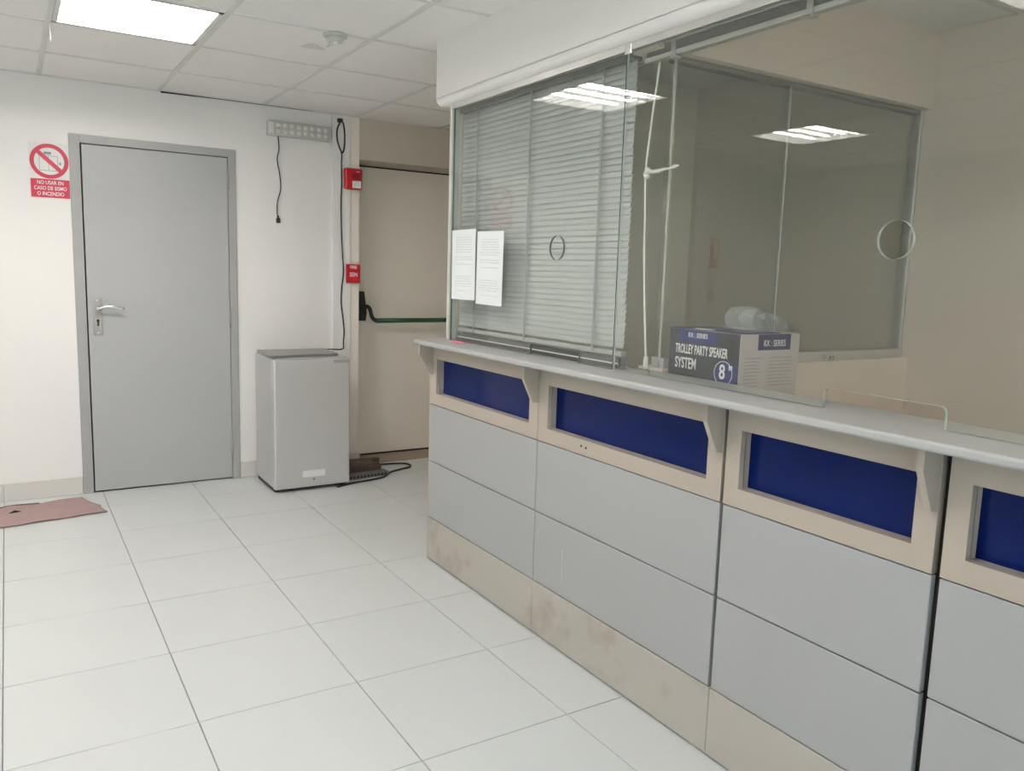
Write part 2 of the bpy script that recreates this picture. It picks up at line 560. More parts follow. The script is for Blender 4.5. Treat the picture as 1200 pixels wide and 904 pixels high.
for i in range(1, len(cxs)):
    if cxs[i] < XR:
        MB().box((cxs[i] - .012, YR, H), (cxs[i] + .012, YW, H + .02), .001, 1).build('grid_bar', M['tbar'], ce)
for j in range(1, len(cys)):
    if cys[j] > YR:
        MB().box((XL, cys[j] - .009, H + .001), (XR, cys[j] + .009, H + .02), .001, 1).build('grid_bar', M['tbar'], ce)
MB().box((XL, YW - .022, H), (XR, YW, H + .02)).build('wall_angle', M['tbar'], ce)

# ------------------------------------------------------------------ troffer lights
def troffer(x, y, label, glow='tube'):
    # x, y: low corner of its grid cell
    t = thing('ceiling_light', (x + G / 2, y + G / 2, H), label, 'light', 'recessed fluorescent ceiling lights')
    a, b = .013, G - .013
    f = MB()
    f.box((x + a, y + a, H + .001), (x + b, y + a + .02, H + .022)).box((x + a, y + b - .02, H + .001), (x + b, y + b, H + .022))
    f.box((x + a, y + a, H + .001), (x + a + .02, y + b, H + .022)).box((x + b - .02, y + a, H + .001), (x + b, y + b, H + .022))
    f.build('frame', M['white'], t)
    p = MB()
    p.box((x + a, y + a, H + .10), (x + b, y + b, H + .11))
    for s_ in (0, 1):
        xx = x + a if s_ == 0 else x + b - .008
        p.box((xx, y + a, H + .02), (xx + .008, y + b, H + .10))
        yy = y + a if s_ == 0 else y + b - .008
        p.box((x + a, yy, H + .02), (x + b, yy + .008, H + .10))
    p.build('reflector_pan', M['pan'], t)
    for k in range(4):
        yy = y + a + .03 + (k + .5) * (b - a - .06) / 4
        MB().tube([(x + a + .012, yy, H + .032), (x + b - .012, yy, H + .032)], .014, 10).build('tube', M[glow], t, True)
    for k in range(1, 4):
        yy = y + a + .03 + k * (b - a - .06) / 4
        MB().box((x + a + .02, yy - .004, H + .002), (x + b - .02, yy + .004, H + .014)).build('louver_blade', M['pan'], t)
    for k in range(1, 9):
        xx = x + a + .02 + k * (b - a - .04) / 9
        MB().box((xx - .001, y + a + .02, H + .002), (xx + .001, y + b - .02, H + .009)).build('cross_blade', M['pan'], t)
    return t
rows = [cys[j + 1] for j in LROW]
cols = [cxs[i + 6] for i in LX]
where = [['square ceiling light by the back wall, past the left edge, mirrored in the glass',
          'glaring square ceiling light in front of the grey door'],
         ['square ceiling light over the middle of the hall, away from the counter',
          'square ceiling light near the counter, mirrored at the glass corner top']]
for a, yy in enumerate(rows):
    for b, xx in enumerate(cols):
        troffer(xx, yy, where[a][b])
troffer(cxs[6] + 3 * G, cys[10], 'dim ceiling light added unseen in the office to brighten it', 'tube_fill')  # added out of view to lift the light level in the office

# ================================================================== BACK WALL
# grey flush door
d = empty_struct('door_1', (0.78, YW, 0), 'grey flush door with lever handle in grey frame')
f = MB()
f.box((0.327, YW - .014, 0), (0.381, YW + .10, 2.061), .002, 1).box((1.181, YW - .014, 0), (1.228, YW + .10, 2.061), .002, 1)
f.box((0.379, YW - .014, 2.015), (1.183, YW + .10, 2.061), .002, 1)
f.build('door_frame', M['frame'], d)
MB().box((0.374, YW + .05, 0), (1.19, YW + .06, 2.03)).build('rebate', M['dark'], d)
leaf = MB().box((0.3885, YW - .010, 0.008), (1.1785, YW + .034, 2.010), .002, 2).build('door_leaf', M['door'], d)
h = MB().box((0.414, YW - .019, 0.935), (0.4605, YW - .009, 1.152), .004, 2).build('lock_plate', M['steel'], d)
lv = MB()
lv.cyl((0.438, YW - .06, 1.090), (0, 1, 0), .012, .05, 16)
lv.tube(bez([(0.438, YW - .058, 1.091), (0.47, YW - .064, 1.102), (0.515, YW - .066, 1.104), (0.572, YW - .062, 1.090)], 6), .0085, 10)
lv.build('lever_handle', M['chrome'], h, True)
k = MB()
k.cyl((0.438, YW - .0205, 1.020), (0, 1, 0), .008, .004, 14).box((0.4335, YW - .0205, 0.990), (0.4425, YW - .0165, 1.018))
k.build('keyhole', M['dark'], h)
sc = MB()
for z in (1.137, 0.949):
    sc.cyl((0.438, YW - .0205, z), (0, 1, 0), .005, .003, 10)
sc.build('screw', M['chrome'], h)
for z in (0.19, 1.03, 1.87):
    MB().cyl((1.1795, YW - .017, z - .055), (0, 0, 1), .006, .11, 10).build('hinge', M['steel'], d, True)

# beige exit door at the end, set back in the wall
d = empty_struct('door_2', (2.45, YW + .245, 0), 'beige exit door with green push bar, right of the fridge')
MB().box((2.030, YW + .243, 0.018), (2.95, YW + .285, 2.070)).build('door_leaf', M['wall_beige'], d)
MB().box((2.028, YW + .25, 0.0), (2.95, YW + .27, 2.087)).build('rebate', M['dark'], d)
MB().box((2.028, YW, -.006), (2.95, YW + .30, 0.004)).build('threshold', M['threshold'], d)
MB().box((2.027, YW + .004, 2.0795), (2.95, YW + .240, 2.0865)).build('head_lining', M['header'], d)
b = MB()
b.prism([(2.112, YW + .243, 1.205), (2.150, YW + .243, 1.205), (2.170, YW + .243, 1.06), (2.162, YW + .243, 0.998), (2.112, YW + .243, 0.998)], (0, -.05, 0))
bx = b.build('latch_box', M['black'], d)
MB().tube(bez([(2.158, YW + .18, 1.105), (2.180, YW + .165, 1.085), (2.195, YW + .155, 1.025), (2.222, YW + .15, 0.998)], 5), .014, 10).build('bar_arm', M['black'], d, True)
MB().tube([(2.222, YW + .15, 1.000), (2.88, YW + .15, 1.004)], .0165, 12).build('push_bar', M['green'], d, True)
MB().box((2.86, YW + .14, .95), (2.90, YW + .243, 1.06), .006).build('end_bracket', M['black'], d)

# no-use-in-earthquake sign by the door
s = thing('safety_sign', (0.23, YW, 1.85), 'red and white Spanish warning sign with crossed-out elevator, left of grey door', 'sign')
MB().box((0.131, YW - .003, 1.697), (0.327, YW, 1.999)).build('sign_board', M['signwhite'], s)
plate('prohibition_ring', [circle(0, 0, .094, 56), circle(0, 0, .073, 56)], .0012, frame_m((0.2295, YW - .0037, 1.8995), BX, BY), M['signred'], s)
c45 = math.cos(math.radians(43)); s45 = math.sin(math.radians(43))
plate('slash_bar', [[(-.078, -.011), (.078, -.011), (.078, .011), (-.078, .011)]], .0014,
      frame_m((0.2295, YW - .0041, 1.8995), (c45, 0, -s45), (s45, 0, c45)), M['signred'], s)
e = MB()
def outline(mb, x0, x1, z0, z1, w=.0022):
    for a_, b_ in (((x0, z0), (x0 + w, z1)), ((x1 - w, z0), (x1, z1)), ((x0, z1 - w), (x1, z1)), ((x0, z0), (x1, z0 + w))):
        mb.box((a_[0], YW - .0036, a_[1]), (b_[0], YW - .0029, b_[1]))
outline(e, 0.181, 0.272, 1.848, 1.930)
e.box((0.2255, YW - .0036, 1.85), (0.2275, YW - .0029, 1.93)).box((0.205, YW - .0036, 1.936), (0.240, YW - .0029, 1.950)).box((0.278, YW - .0036, 1.883), (0.287, YW - .0029, 1.897))
e.build('elevator_pictogram', M['ink'], s)
MB().box((0.136, YW - .0042, 1.703), (0.3245, YW - .0028, 1.803)).build('red_band', M['signred'], s)
for i, (tx, sz) in enumerate((('NO USAR EN', .029), ('CASO DE SISMO', .029), ('O INCENDIO', .029))):
    text('lettering', tx, sz, (0.2305, YW - .0046, 1.783 - i * .030), BX, BY, M['txtwhite'], s, sx=.76, bold=.0003)

# emergency LED lamp with hanging lead
s = thing('emergency_lamp', (1.62, YW, 2.21), 'clear emergency LED lamp bar under the ceiling, its black lead hanging loose', 'lamp')
MB().box((1.421, YW - .045, 2.172), (1.828, YW, 2.262), .006, 2).build('housing', M['alu'], s)
for k in range(8):
    for z in (2.200, 2.236):
        x = 1.484 + k * .0435
        MB().cyl((x, YW - .048, z), (0, 1, 0), .0145, .006, 14).build('led_lens', M['led'], s, True)
MB().box((1.429, YW - .049, 2.182), (1.456, YW - .044, 2.252), .003, 1).build('switch_panel', M['white'], s)
w = [(1.490, 2.173), (1.495, 2.095), (1.483, 2.031), (1.498, 1.938), (1.503, 1.849), (1.481, 1.762), (1.480, 1.675)]
cd = MB().tube(bez([(a_, YW - .016, b_) for a_, b_ in w], 6), .0035, 8).build('lead', M['black'], s, True)
pl = MB().box((1.474, YW - .026, 1.637), (1.498, YW - .006, 1.668), .004, 2)
pl.box((1.480, YW - .024, 1.664), (1.490, YW - .010, 1.683), .003, 1)
pl.build('plug', M['black'], cd)

# looped black cable from a socket under the ceiling down to the fridge
s = thing('power_cable', (1.89, YW - .03, 2.31), 'long black cable looped at the top, running down the pilaster to the fridge', 'cable')
MB().box((1.868, YW - .055, 2.300), (1.902, YW - .028, 2.325), .005, 2).build('plug', M['black'], s)
yy = YW - .036
MB().tube(bez([(1.886, yy - .01, 2.305), (1.866, yy - .008, 2.255), (1.866, yy - .008, 2.190), (1.886, yy - .008, 2.130), (1.902, yy - .008, 2.110),
               (1.914, yy - .008, 2.150), (1.916, yy - .008, 2.230), (1.908, yy - .008, 2.290), (1.893, yy - .012, 2.312)], 6), .0052, 8).build('loop', M['black'], s, True)
w = [(1.896, 2.118), (1.900, 2.09), (1.898, 2.04), (1.900, 1.93), (1.896, 1.80), (1.897, 1.669), (1.903, 1.50), (1.912, 1.34), (1.900, 1.23), (1.897, 1.13), (1.909, 1.03), (1.918, .94), (1.912, .87), (1.885, .829), (1.80, .829), (1.752, .829)]
MB().tube(bez([(a_, yy + .002 - (.06 if i > 12 else 0), b_) for i, (a_, b_) in enumerate(w)], 5), .0042, 8).build('cable', M['black'], s, True)

# fire alarm and little red sign, both on the pilaster edge
s = thing('fire_alarm', (1.97, YW - .03, 1.95), 'red fire alarm box with clear strobe window, high beside the exit door', 'alarm')
MB().box((1.912, YW - .075, 1.880), (2.030, YW - .0275, 2.016), .012, 3).build('body', M['red'], s, True)
MB().box((1.957, YW - .083, 1.888), (2.018, YW - .073, 1.934), .004, 2).build('strobe_window', M['led'], s)
f = MB()
for k in range(4):
    f.box((1.955, YW - .0765, 1.948 + k * .009), (2.008, YW - .0745, 1.951 + k * .009))
f.build('sounder_slots', M['dark'], s)
MB().box((1.985, YW - .0765, 1.990), (2.008, YW - .0745, 1.998)).build('label_plate', M['pink'], s)

s = thing('fire_sign', (1.98, YW - .03, 1.33), 'small red square sign with white letters, halfway up by the exit door', 'sign')
MB().box((1.930, YW - .045, 1.268), (2.028, YW - .0275, 1.392), .003, 1).build('sign_plate', M['red'], s)
text('lettering', 'FIRE', .030, (1.979, YW - .0456, 1.371), BX, BY, M['txtwhite'], s, sx=.9, bold=.0004)
text('lettering', 'SEIN', .038, (1.979, YW - .0456, 1.322), BX, BY, M['txtwhite'], s, sx=.75, bold=.0004)

# extinguisher sign and switch on the far left part of the back wall, seen mirrored in the glass
s = thing('extinguisher_sign', (-1.96, YW, 1.59), 'red extinguisher sign mirrored in the dark glass, beyond the left edge', 'sign')
MB().box((-2.050, YW - .003, 1.466), (-1.872, YW, 1.725)).build('sign_board', M['signred'], s)
MB().box((-2.030, YW - .0042, 1.552), (-1.892, YW - .0028, 1.708)).build('pictogram_field', M['signwhite'], s)
q = MB()
q.box((-1.985, YW - .0052, 1.560), (-1.938, YW - .0040, 1.662), .0004, 1).box((-1.972, YW - .0052, 1.660), (-1.950, YW - .0040, 1.690))
q.build('extinguisher_pictogram', M['signred'], s)
text('lettering', 'EXTINTOR', .032, (-1.961, YW - .0046, 1.508), BX, BY, M['txtwhite'], s, sx=.9, bold=.0008)
s = thing('light_switch', (-1.98, YW, 1.22), 'small switch under the mirrored extinguisher sign', 'switch')
MB().box((-2.02, YW - .010, 1.165), (-1.95, YW, 1.275), .003, 2).build('switch_plate', M['frame'], s)
MB().box((-2.0, YW - .014, 1.20), (-1.97, YW - .009, 1.24), .002, 1).build('rocker', M['dark'], s)

# small silver fridge with slab on top
s = thing('mini_fridge', (1.55, 4.96, 0), 'small silver one-door fridge against the back wall', 'fridge')
MB().box((1.313, 4.806, .028), (1.783, 5.175, .820), .006, 2).build('cabinet', M['silver'], s)
dr = MB().box((1.312, 4.755, .022), (1.785, 4.800, .812), .010, 3).build('door', M['silver'], s)
MB().box((1.318, 4.798, .03), (1.780, 4.807, .81)).build('door_seal', M['dark'], s)
MB().box((1.68, 4.7525, .786), (1.776, 4.760, .806), .003, 1).build('grip', M['steel'], dr)
MB().box((1.484, 4.7535, .086), (1.624, 4.756, .127)).build('sticker', M['white'], dr)
MB().cyl((1.553, 4.7525, .070), (0, 1, 0), .006, .004, 12).build('lock', M['grille'], dr)
for x in (1.34, 1.755):
    for y in (4.82, 5.14):
        MB().cyl((x, y, 0), (0, 0, 1), .016, .03, 12).build('foot', M['black'], s)
MB().box((1.32, 4.80, .006), (1.778, 5.165, .028)).build('base_tray', M['black'], s)
sl = MB().prism([(1.322, 5.165, .8205), (1.306, 4.800, .8205), (1.735, 4.832, .8205), (1.760, 5.165, .8205)], (0, 0, .016))
o = sl.build('slab', M['slab'])
tag(o, 'thin dark grey slab lying on top of the silver fridge', 'slab')

# things on the floor behind the fridge
s = thing('brown_case', (1.97, 5.10, 0), 'flat dark brown case lying on the floor behind the fridge', 'case')
rz = Matrix.Rotation(math.radians(-3), 3, 'Z')
MB().box((1.80, 4.975, .016), (2.095, 5.175, .062), .006, 2, rz).build('body', M['brown'], s)
MB().box((1.80, 4.985, .0625), (2.088, 5.165, .068), .002, 1, rz).build('lid', M['brown'], s)
MB().box((2.06, 5.03, .060), (2.10, 5.07, .092), .006, 2, rz).build('clasp', M['brown'], s)
s = thing('power_strip', (1.97, 4.93, 0), 'dark grey slotted strip on the floor, in front of the brown case', 'power strip')
rz = Matrix.Rotation(math.radians(5), 3, 'Z')
pv = (1.97, 4.91, 0)
MB().box((1.79, 4.89, .0005), (2.115, 4.965, .028), .004, 2, rz, pv).build('body', M['grille'], s)
for k in range(12):
    x = 1.805 + k * .0252
    MB().box((x, 4.8885, .007), (x + .012, 4.891, .022), 0, 1, rz, pv).build('slot', M['dark'], s)
o = MB().tube(bez([(1.70, 4.742, .006), (1.81, 4.787, .006), (1.99, 4.823, .006), (2.066, 4.861, .006), (2.148, 4.951, .006), (2.25, 5.0, .006), (2.318, 5.025, .006),
                   (2.352, 5.078, .006), (2.335, 5.135, .006), (2.27, 5.165, .006), (2.19, 5.18, .006), (2.12, 5.19, .006)], 6), .006, 8).build('floor_cable', M['black'], None, True)
tag(o, 'black cable curling across the floor beside the silver fridge', 'cable')

# pink door mat, edge rucked up
bm = bmesh.new()
NX, NY = 40, 18
fl_, fr_ = Vector((-.42, 4.668)), Vector((.408, 4.795))
bl_, br_ = Vector((-.42, 4.885)), Vector((.316, 5.152))
def matz(u, v):
    z = .004 + .0025 * math.sin(u * 23 + v * 4) * math.sin(v * 9 + 1)
    z += .020 * math.exp(-((u - .505) / .04) ** 2) * math.exp(-((v - .86) / .10) ** 2)
    z += .016 * math.exp(-((v - 1) / .12) ** 2) * max(0, math.sin((u - .08) * 5.2)) * (1 if u < .68 else 0)
    return max(z, .0025)
grid = [[None] * (NY + 1) for _ in range(NX + 1)]
for i in range(NX + 1):
    for j in range(NY + 1):
        u, v = i / NX, j / NY
        p = (fl_ * (1 - u) + fr_ * u) * (1 - v) + (bl_ * (1 - u) + br_ * u) * v
        bow = 0.035 * math.sin(u ** 1.5 * PI) * v
        if u > .93 and v > .3:
            p = p + Vector((.012 * math.sin(v * 6), 0))
        grid[i][j] = bm.verts.new((p.x, p.y + bow, matz(u, v)))
fs = []
for i in range(NX):
    for j in range(NY):
        fs.append(bm.faces.new((grid[i][j], grid[i + 1][j], grid[i + 1][j + 1], grid[i][j + 1])))
ext = bmesh.ops.extrude_face_region(bm, geom=fs)
for v_ in ext['geom']:
    if isinstance(v_, bmesh.types.BMVert):
        v_.co.z += .005
s = thing('door_mat', (.05, 4.9, 0), 'dusty pink door mat with painted shade under a ruck, on the floor left of the grey door', 'mat')
mb = MB(); mb.bm.free(); mb.bm = bm
mb.build('mat_body', M['mat_pink'], s, True)
MB().prism([(-.050, 4.945, .012), (-.022, 4.950, .024), (.006, 4.958, .012), (-.02, 4.97, .012)], (0, .004, .001)).build('ruck_shade', M['dark'], s)  # dark prism laid on the mat as the shade under the ruck
bh = MB()
bh.tube([(lambda p_, u__: (p_.x, p_.y + .035 * math.sin(u__ ** 1.5 * PI) - .002, matz(u__, 1) + .006))(bl_ * (1 - k / 20) + br_ * (k / 20), k / 20) for k in range(15)], .005, 6)
bh.build('back_hem', M['mat_edge'], s, True)
e = MB()
e.tube([(fl_.x + (fr_.x - fl_.x) * k / 20, fl_.y + (fr_.y - fl_.y) * k / 20, matz(k / 20, 0) + .0015) for k in range(21)], .0035, 6)
e.build('front_hem', M['mat_edge'], s, True)

# smoke detector and loose wire on the ceiling
s = thing('smoke_detector', (1.245, 3.51, H), 'small greenish smoke detector on a ceiling joint', 'detector')
MB().cyl((1.245, 3.505, H + .004), (0, 0, -1), .052, .012, 28, .050).build('base', M['smoke'], s, True)
MB().cyl((1.245, 3.505, H - .008), (0, 0, -1), .044, .020, 28, .030).build('head', M['smoke'], s, True)
MB().ball((1.245, 3.505, H - .030), .012, (1, 1, .6)).build('indicator', M['white'], s, True)
MB().prism([(1.235, 3.47, H - .012), (1.275, 3.47, H - .012), (1.225, 3.53, H - .045), (1.215, 3.53, H - .045)], (0, 0, -.003)).build('test_tab', M['smoke'], s)
bm2 = MB()
random.seed(3)
pts = []
for k in range(22):
    a_ = 2 * PI * k / 22
    rr = .048 * (1 + .25 * math.sin(3 * a_ + 1) + .12 * random.uniform(-1, 1))
    pts.append((1.232 + rr * math.cos(a_) * 1.1, 3.76 + rr * math.sin(a_) * .9, 2.3556))
bm2.prism(pts, (0, 0, -.0006)).build('water_stain', M['stain'], ce)
o = MB().tube(bez([(.205, 4.12, H + .002), (.2055, 4.124, H - .02), (.207, 4.126, H - .045), (.2065, 4.127, H - .066)], 5), .0016, 6).build('loose_wire', M['cord'], None, True)
tag(o, 'short white wire end hanging beside the glaring ceiling light', 'wire')

# ================================================================== COUNTER
ZH, ZM, ZP = .7522, .4816, .2099
seams = [3.3443, 2.4460, 1.5266, .9146, .02, -.62, -1.25]
ops = [(3.289, 2.507), (2.384, 1.589), (1.471, .9755), (.857, .08), (-.04, -.56), (-.68, -1.19)]
gaps = [.0, .0035, .012, .018, .006, .006, .0]
names = ['counter unit at the far end beside the exit door', 'second counter unit from the far end, two screw holes under its blue panel',
         'third counter unit from the far end, under the notched clear glass', 'counter unit at the right edge of the picture',
         'counter unit beside the viewer, out of the picture', 'last counter unit by the right wall, out of the picture']
ZU = 1.0355
for k in range(6):
    y1, y0 = seams[k] - gaps[k] / 2, seams[k + 1] + gaps[k + 1] / 2
    yp1, yp0 = seams[k] - .001, seams[k + 1] + .001
    t = thing('counter_unit', (XC + .1, (y0 + y1) / 2, 0), 'grey laminate ' + names[k], 'counter', 'units of the service counter')
    MB().box((XC + .022, yp0 + .002, .02), (XC + .15, yp1 - .002, ZH + .01)).box((XC + .048, yp0 + .002, ZH), (XC + .15, yp1 - .002, ZU - .003)).box((XC + .021, yp0 + .002, ZH), (XC + .05, ops[k][1] - .012, ZU - .003)).box((XC + .021, ops[k][0] + .012, ZH), (XC + .05, yp1 - .002, ZU - .003)).build('carcass', M['dark'], t)
    oa, ob = ops[k]
    hb = MB()
    loops = [[(y0, ZH + .002), (y1, ZH + .002), (y1, ZU - .001), (y0, ZU - .001)], [(ob, .806), (oa, .806), (oa, .966), (ob, .966)]]
    plate('header_frame', loops, .020, frame_m((XC + .010, 0, 0), (0, 1, 0), (0, 0, 1)), M['header'], t)
    rv = MB()
    rv.box((XC + .018, oa, .800), (XC + .046, oa + .010, .972)).box((XC + .018, ob - .010, .800), (XC + .046, ob, .972))
    rv.box((XC + .018, ob, .796), (XC + .046, oa, .806)).box((XC + .018, ob, .966), (XC + .046, oa, .976))
    rv.build('reveal', M['header'], t)
    MB().box((XC + .038, ob - .004, .800), (XC + .044, oa + .004, .972)).build('blue_panel', M['blue'], t)
    MB().box((XC + .0005, y0, ZM + .002), (XC + .020, y1, ZH - .002), .0015, 1).build('upper_panel', M['panel'], t)
    MB().box((XC + .0005, y0, ZP + .002), (XC + .020, y1, ZM - .002), .0015, 1).build('lower_panel', M['panel'], t)
    MB().box((XC + .001, yp0, .007), (XC + .021, yp1, ZP - .002), .001, 1).build('plinth', M['plinth'], t)
    if k < 5:
        yb = y0 + .002
        MB().prism([(XC, yb, ZU), (1.582, yb, ZU), (1.582, yb, .984), (XC - .022, yb, .896), (XC, yb, .892)], (0, .016, 0)).build('bracket', M['header'], t)
    if k == 0:
        MB().prism([(XC, y1 - .016, ZU), (1.582, y1 - .016, ZU), (1.582, y1 - .016, .984), (XC - .016, y1 - .016, .900), (XC, y1 - .016, .892)], (0, .016, 0)).build('bracket', M['header'], t)
        MB().box((XC + .002, 3.345, .002), (1.80, 3.360, ZU), .001, 1).build('end_panel', M['header'], t)
    if k == 1:
        MB().prism([(XC, 2.262, .385), (XC, 2.259, .385), (XC, 2.2575, .262), (XC, 2.2595, .262)], (-.0003, 0, 0)).build('scratch', M['alu'], t)
        hh = MB()
        for y_, z_ in ((2.175, .784), (2.148, .782)):
            hh.cyl((XC - .0008, y_, z_), (1, 0, 0), .0045, .002, 10)
        hh.build('screw_hole', M['dark'], t)
# continuous countertop
t = thing('countertop', (1.65, 1.0, ZU), 'long grey countertop with rounded nose on the service counter', 'countertop')
ZB0, RN, XN = ZT - .022, .008, 1.541
prof = [(1.815, ZB0), (1.815, ZT)]
for k in range(7):
    a_ = PI / 2 + (PI / 2) * k / 6
    prof.append((XN + RN + RN * math.cos(a_), ZT - RN + RN * math.sin(a_)))
for k in range(7):
    a_ = PI + (PI / 2) * k / 6
    prof.append((XN + RN + RN * math.cos(a_), ZB0 + RN + RN * math.sin(a_)))
mb = MB()
rings = []
for yy_, dx_ in ((3.346, .045), (3.341, .026), (3.330, .011), (3.315, .003), (3.295, 0.0), (-1.25, 0.0)):
    rings.append([mb.bm.verts.new((px + (dx_ if px < 1.7 else 0), yy_, pz)) for px, pz in prof])
for a_, b_ in zip(rings, rings[1:]):
    for k in range(len(prof)):
        q = (k + 1) % len(prof)
        mb.bm.faces.new((a_[k], a_[q], b_[q], b_[k]))
mb.bm.faces.new(rings[0])
mb.bm.faces.new(rings[-1][::-1])
mb.build('worktop', M['top'], t)
t = thing('inner_desk', (2.1, .5, 0), 'grey desk inside the office, carrying the speaker carton', 'desk')
MB().box((1.818, -1.2, .730), (2.35, 1.968, .750)).build('desk_top', M['panel'], t)
for y_ in (-1.15, .4, 1.93):
    MB().box((1.85, y_, 0), (2.32, y_ + .03, .730)).build('leg_panel', M['panel'], t)
random.seed(11)

# ------------------------------------------------------------------ counter glass
gw = empty_struct('window_1', (XG, 1.0, ZT), 'clear glass screen on the counter, under the beam')
def pane(y0, y1, hole=None, notch=None, z0=ZT + .002, z1=2.072, edge='gedge'):
    lp = [(y0, z0)]
    if notch:
        n0, n1, nz = notch
        r = .014
        lp.append((n0, z0)); lp.append((n0, nz - r))
        for k in range(1, 6):
            a_ = PI - (PI / 2) * k / 6
            lp.append((n0 + r + r * math.cos(a_), nz - r + r * math.sin(a_)))
        for k in range(0, 6):
            a_ = PI / 2 - (PI / 2) * k / 6
            lp.append((n1 - r + r * math.cos(a_), nz - r + r * math.sin(a_)))
        lp.append((n1, z0))
    lp += [(y1, z0), (y1, z1), (y0, z1)]
    loops = [lp]
    if hole:
        loops.append(circle(*hole, 48))
    return plate('glass_pane', loops, .008, frame_m((XG, 0, 0), (0, 1, 0), (0, 0, 1)), M['glass'], gw, M[edge])
pane(2.0755, 3.236, (2.424, 1.459, .0435), (2.262, 2.575, 1.101))
pane(.30, 2.0715, (1.106, 1.4635, .0435), (.951, 1.257, 1.109), edge='gedge_lt')
pane(-1.24, .296, (-.30, 1.4635, .0435), (-.45, -.15, 1.109), edge='gedge_lt')
MB().box((XG - .010, -1.245, 2.062), (XG - .0055, 3.24, 2.086)).box((XG + .0055, -1.245, 2.062), (XG + .010, 3.24, 2.086)).build('top_channel', M['alu'], gw)
MB().box((XG - .012, 3.237, ZT), (XG + .024, 3.256, 2.086), .002, 1).build('end_post', M['post'], gw)
MB().box((1.722, 2.09, ZT + .0005), (1.734, 3.235, ZT + .034), .001, 1).build('sill_strip', M['rail'], gw)
MB().box((1.7205, 2.09, ZT + .014), (1.7225, 3.235, ZT + .019)).build('sill_bead', M['white'], gw)
MB().box((XG - .014, 2.045, 2.050), (XG - .005, 2.075, 2.080), .002, 1).build('clamp', M['chrome'], gw)

# papers taped on the glass
for i, (yc, zc, rz_, lb) in enumerate(((3.121, 1.394, -.4, 'white printed notice taped to the glass, next to the end post'),
                                       (2.896, 1.381, .7, 'white printed notice taped to the glass, right of the other and lower'))):
    o = MB().box((-.0004, -.106, -.150), (.0004, .106, .150)).build('notice_sheet', M['paper'])
    o.location = (XG - .0056, yc, zc)
    o.rotation_euler = (math.radians(rz_), 0, 0)
    tag(o, lb, 'notice', 'notices on the counter glass')
# scrap of pink paper
o = MB().prism([(1.655, 3.185, ZT + .0006), (1.640, 3.10, ZT + .0006), (1.652, 3.045, ZT + .0006), (1.670, 3.055, ZT + .0006), (1.673, 3.12, ZT + .0006), (1.678, 3.17, ZT + .0006)], (0, 0, .003)).build('paper_scrap', M['pink'])
tag(o, 'pink paper scrap on the countertop below the notices', 'paper')

# ------------------------------------------------------------------ venetian blinds behind the glass
t = thing('venetian_blind', (1.76, 2.66, 2.07), 'closed pale venetian blind behind the left pane of the counter glass', 'blind')
BY0, BY1 = 2.105, 3.282
MB().box((1.738, BY0, 2.056), (1.776, BY1, 2.104), .002, 1).build('head_rail', M['alu_dark'], t)
z = 2.046
me = None
k = 0
while z > 1.118:
    if me is None:
        b = MB()
        n = 5
        lo, hi = [], []
        for i in range(n):
            w_ = -.0125 + .025 * i / (n - 1)
            c_ = .0022 * (1 - (w_ / .0125) ** 2)
            a_ = math.radians(76)
            xx = w_ * math.cos(a_) + c_ * math.sin(a_) * -1
            zz = w_ * math.sin(a_) + c_ * math.cos(a_)
            lo.append(b.bm.verts.new((xx, -(BY1 - BY0) / 2, zz)))
            hi.append(b.bm.verts.new((xx, (BY1 - BY0) / 2, zz)))
        for i in range(n - 1):
            b.bm.faces.new((lo[i], lo[i + 1], hi[i + 1], hi[i]))
        o = b.build('slat', M['slat'], t, True)
        me = o.data
    else:
        o = link('slat', me, t)
    o.location = (1.758, (BY0 + BY1) / 2 + random.uniform(-.002, .002), z)
    o.rotation_euler = (random.uniform(-.0012, .0012), random.uniform(-.05, .05), 0)
    z -= .0212
    k += 1
MB().box((1.746, BY0, 1.094), (1.770, BY1, 1.112), .003, 1).build('bottom_rail', M['slat'], t)
for y_ in (3.125, 2.71, 2.262):
    MB().box((1.7425, y_ - .006, 1.10), (1.7435, y_ + .006, 2.058)).build('ladder_tape', M['tape'], t)
t2 = thing('raised_blind', (1.76, 1.2, 2.06), 'venetian blind drawn up under the beam behind the right pane', 'blind')
MB().box((1.738, .05, 2.074), (1.776, 2.055, 2.104), .002, 1).build('head_rail', M['alu'], t2)
for k in range(8):
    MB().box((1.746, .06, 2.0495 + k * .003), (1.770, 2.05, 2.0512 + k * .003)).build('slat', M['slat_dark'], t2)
MB().box((1.744, .055, 2.032), (1.772, 2.06, 2.0485), .004, 2).build('bottom_rail', M['alu'], t2)
for y_ in (1.925, 1.432, .6):
    cl = MB().box((1.7405, y_ - .010, 2.026), (1.7435, y_ + .010, 2.085)).box((1.7405, y_ - .012, 2.024), (1.765, y_ + .012, 2.030))
    cl.build('clip', M['alu'], t2)
# the cord hangs from the closed blind
wv = bez([(1.775, 2.018, 2.05), (1.775, 2.026, 1.99), (1.775, 2.045, 1.85), (1.775, 2.060, 1.706), (1.775, 2.052, 1.55), (1.775, 2.047, 1.433), (1.775, 2.030, 1.25), (1.775, 2.012, 1.10)], 6)
cdo = MB().tube(wv, .004, 8).build('pull_cord', M['cord'], t2, True)
MB().cyl((1.775, 2.011, 1.064), (0, 0, 1), .011, .042, 12, .007).build('tassel', M['white'], cdo, True)
r = MB()
random.seed(5)
pts = [(1.772, 2.066, 1.694), (1.772, 2.045, 1.706), (1.774, 2.03, 1.700), (1.775, 2.0, 1.699), (1.776, 1.975, 1.703), (1.778, 1.955, 1.703), (1.782, 1.935, 1.709), (1.784, 1.915, 1.711)]
r.tube(pts, .006, 7, rads=[.004, .012, .006, .0075, .005, .003, .006, .002])
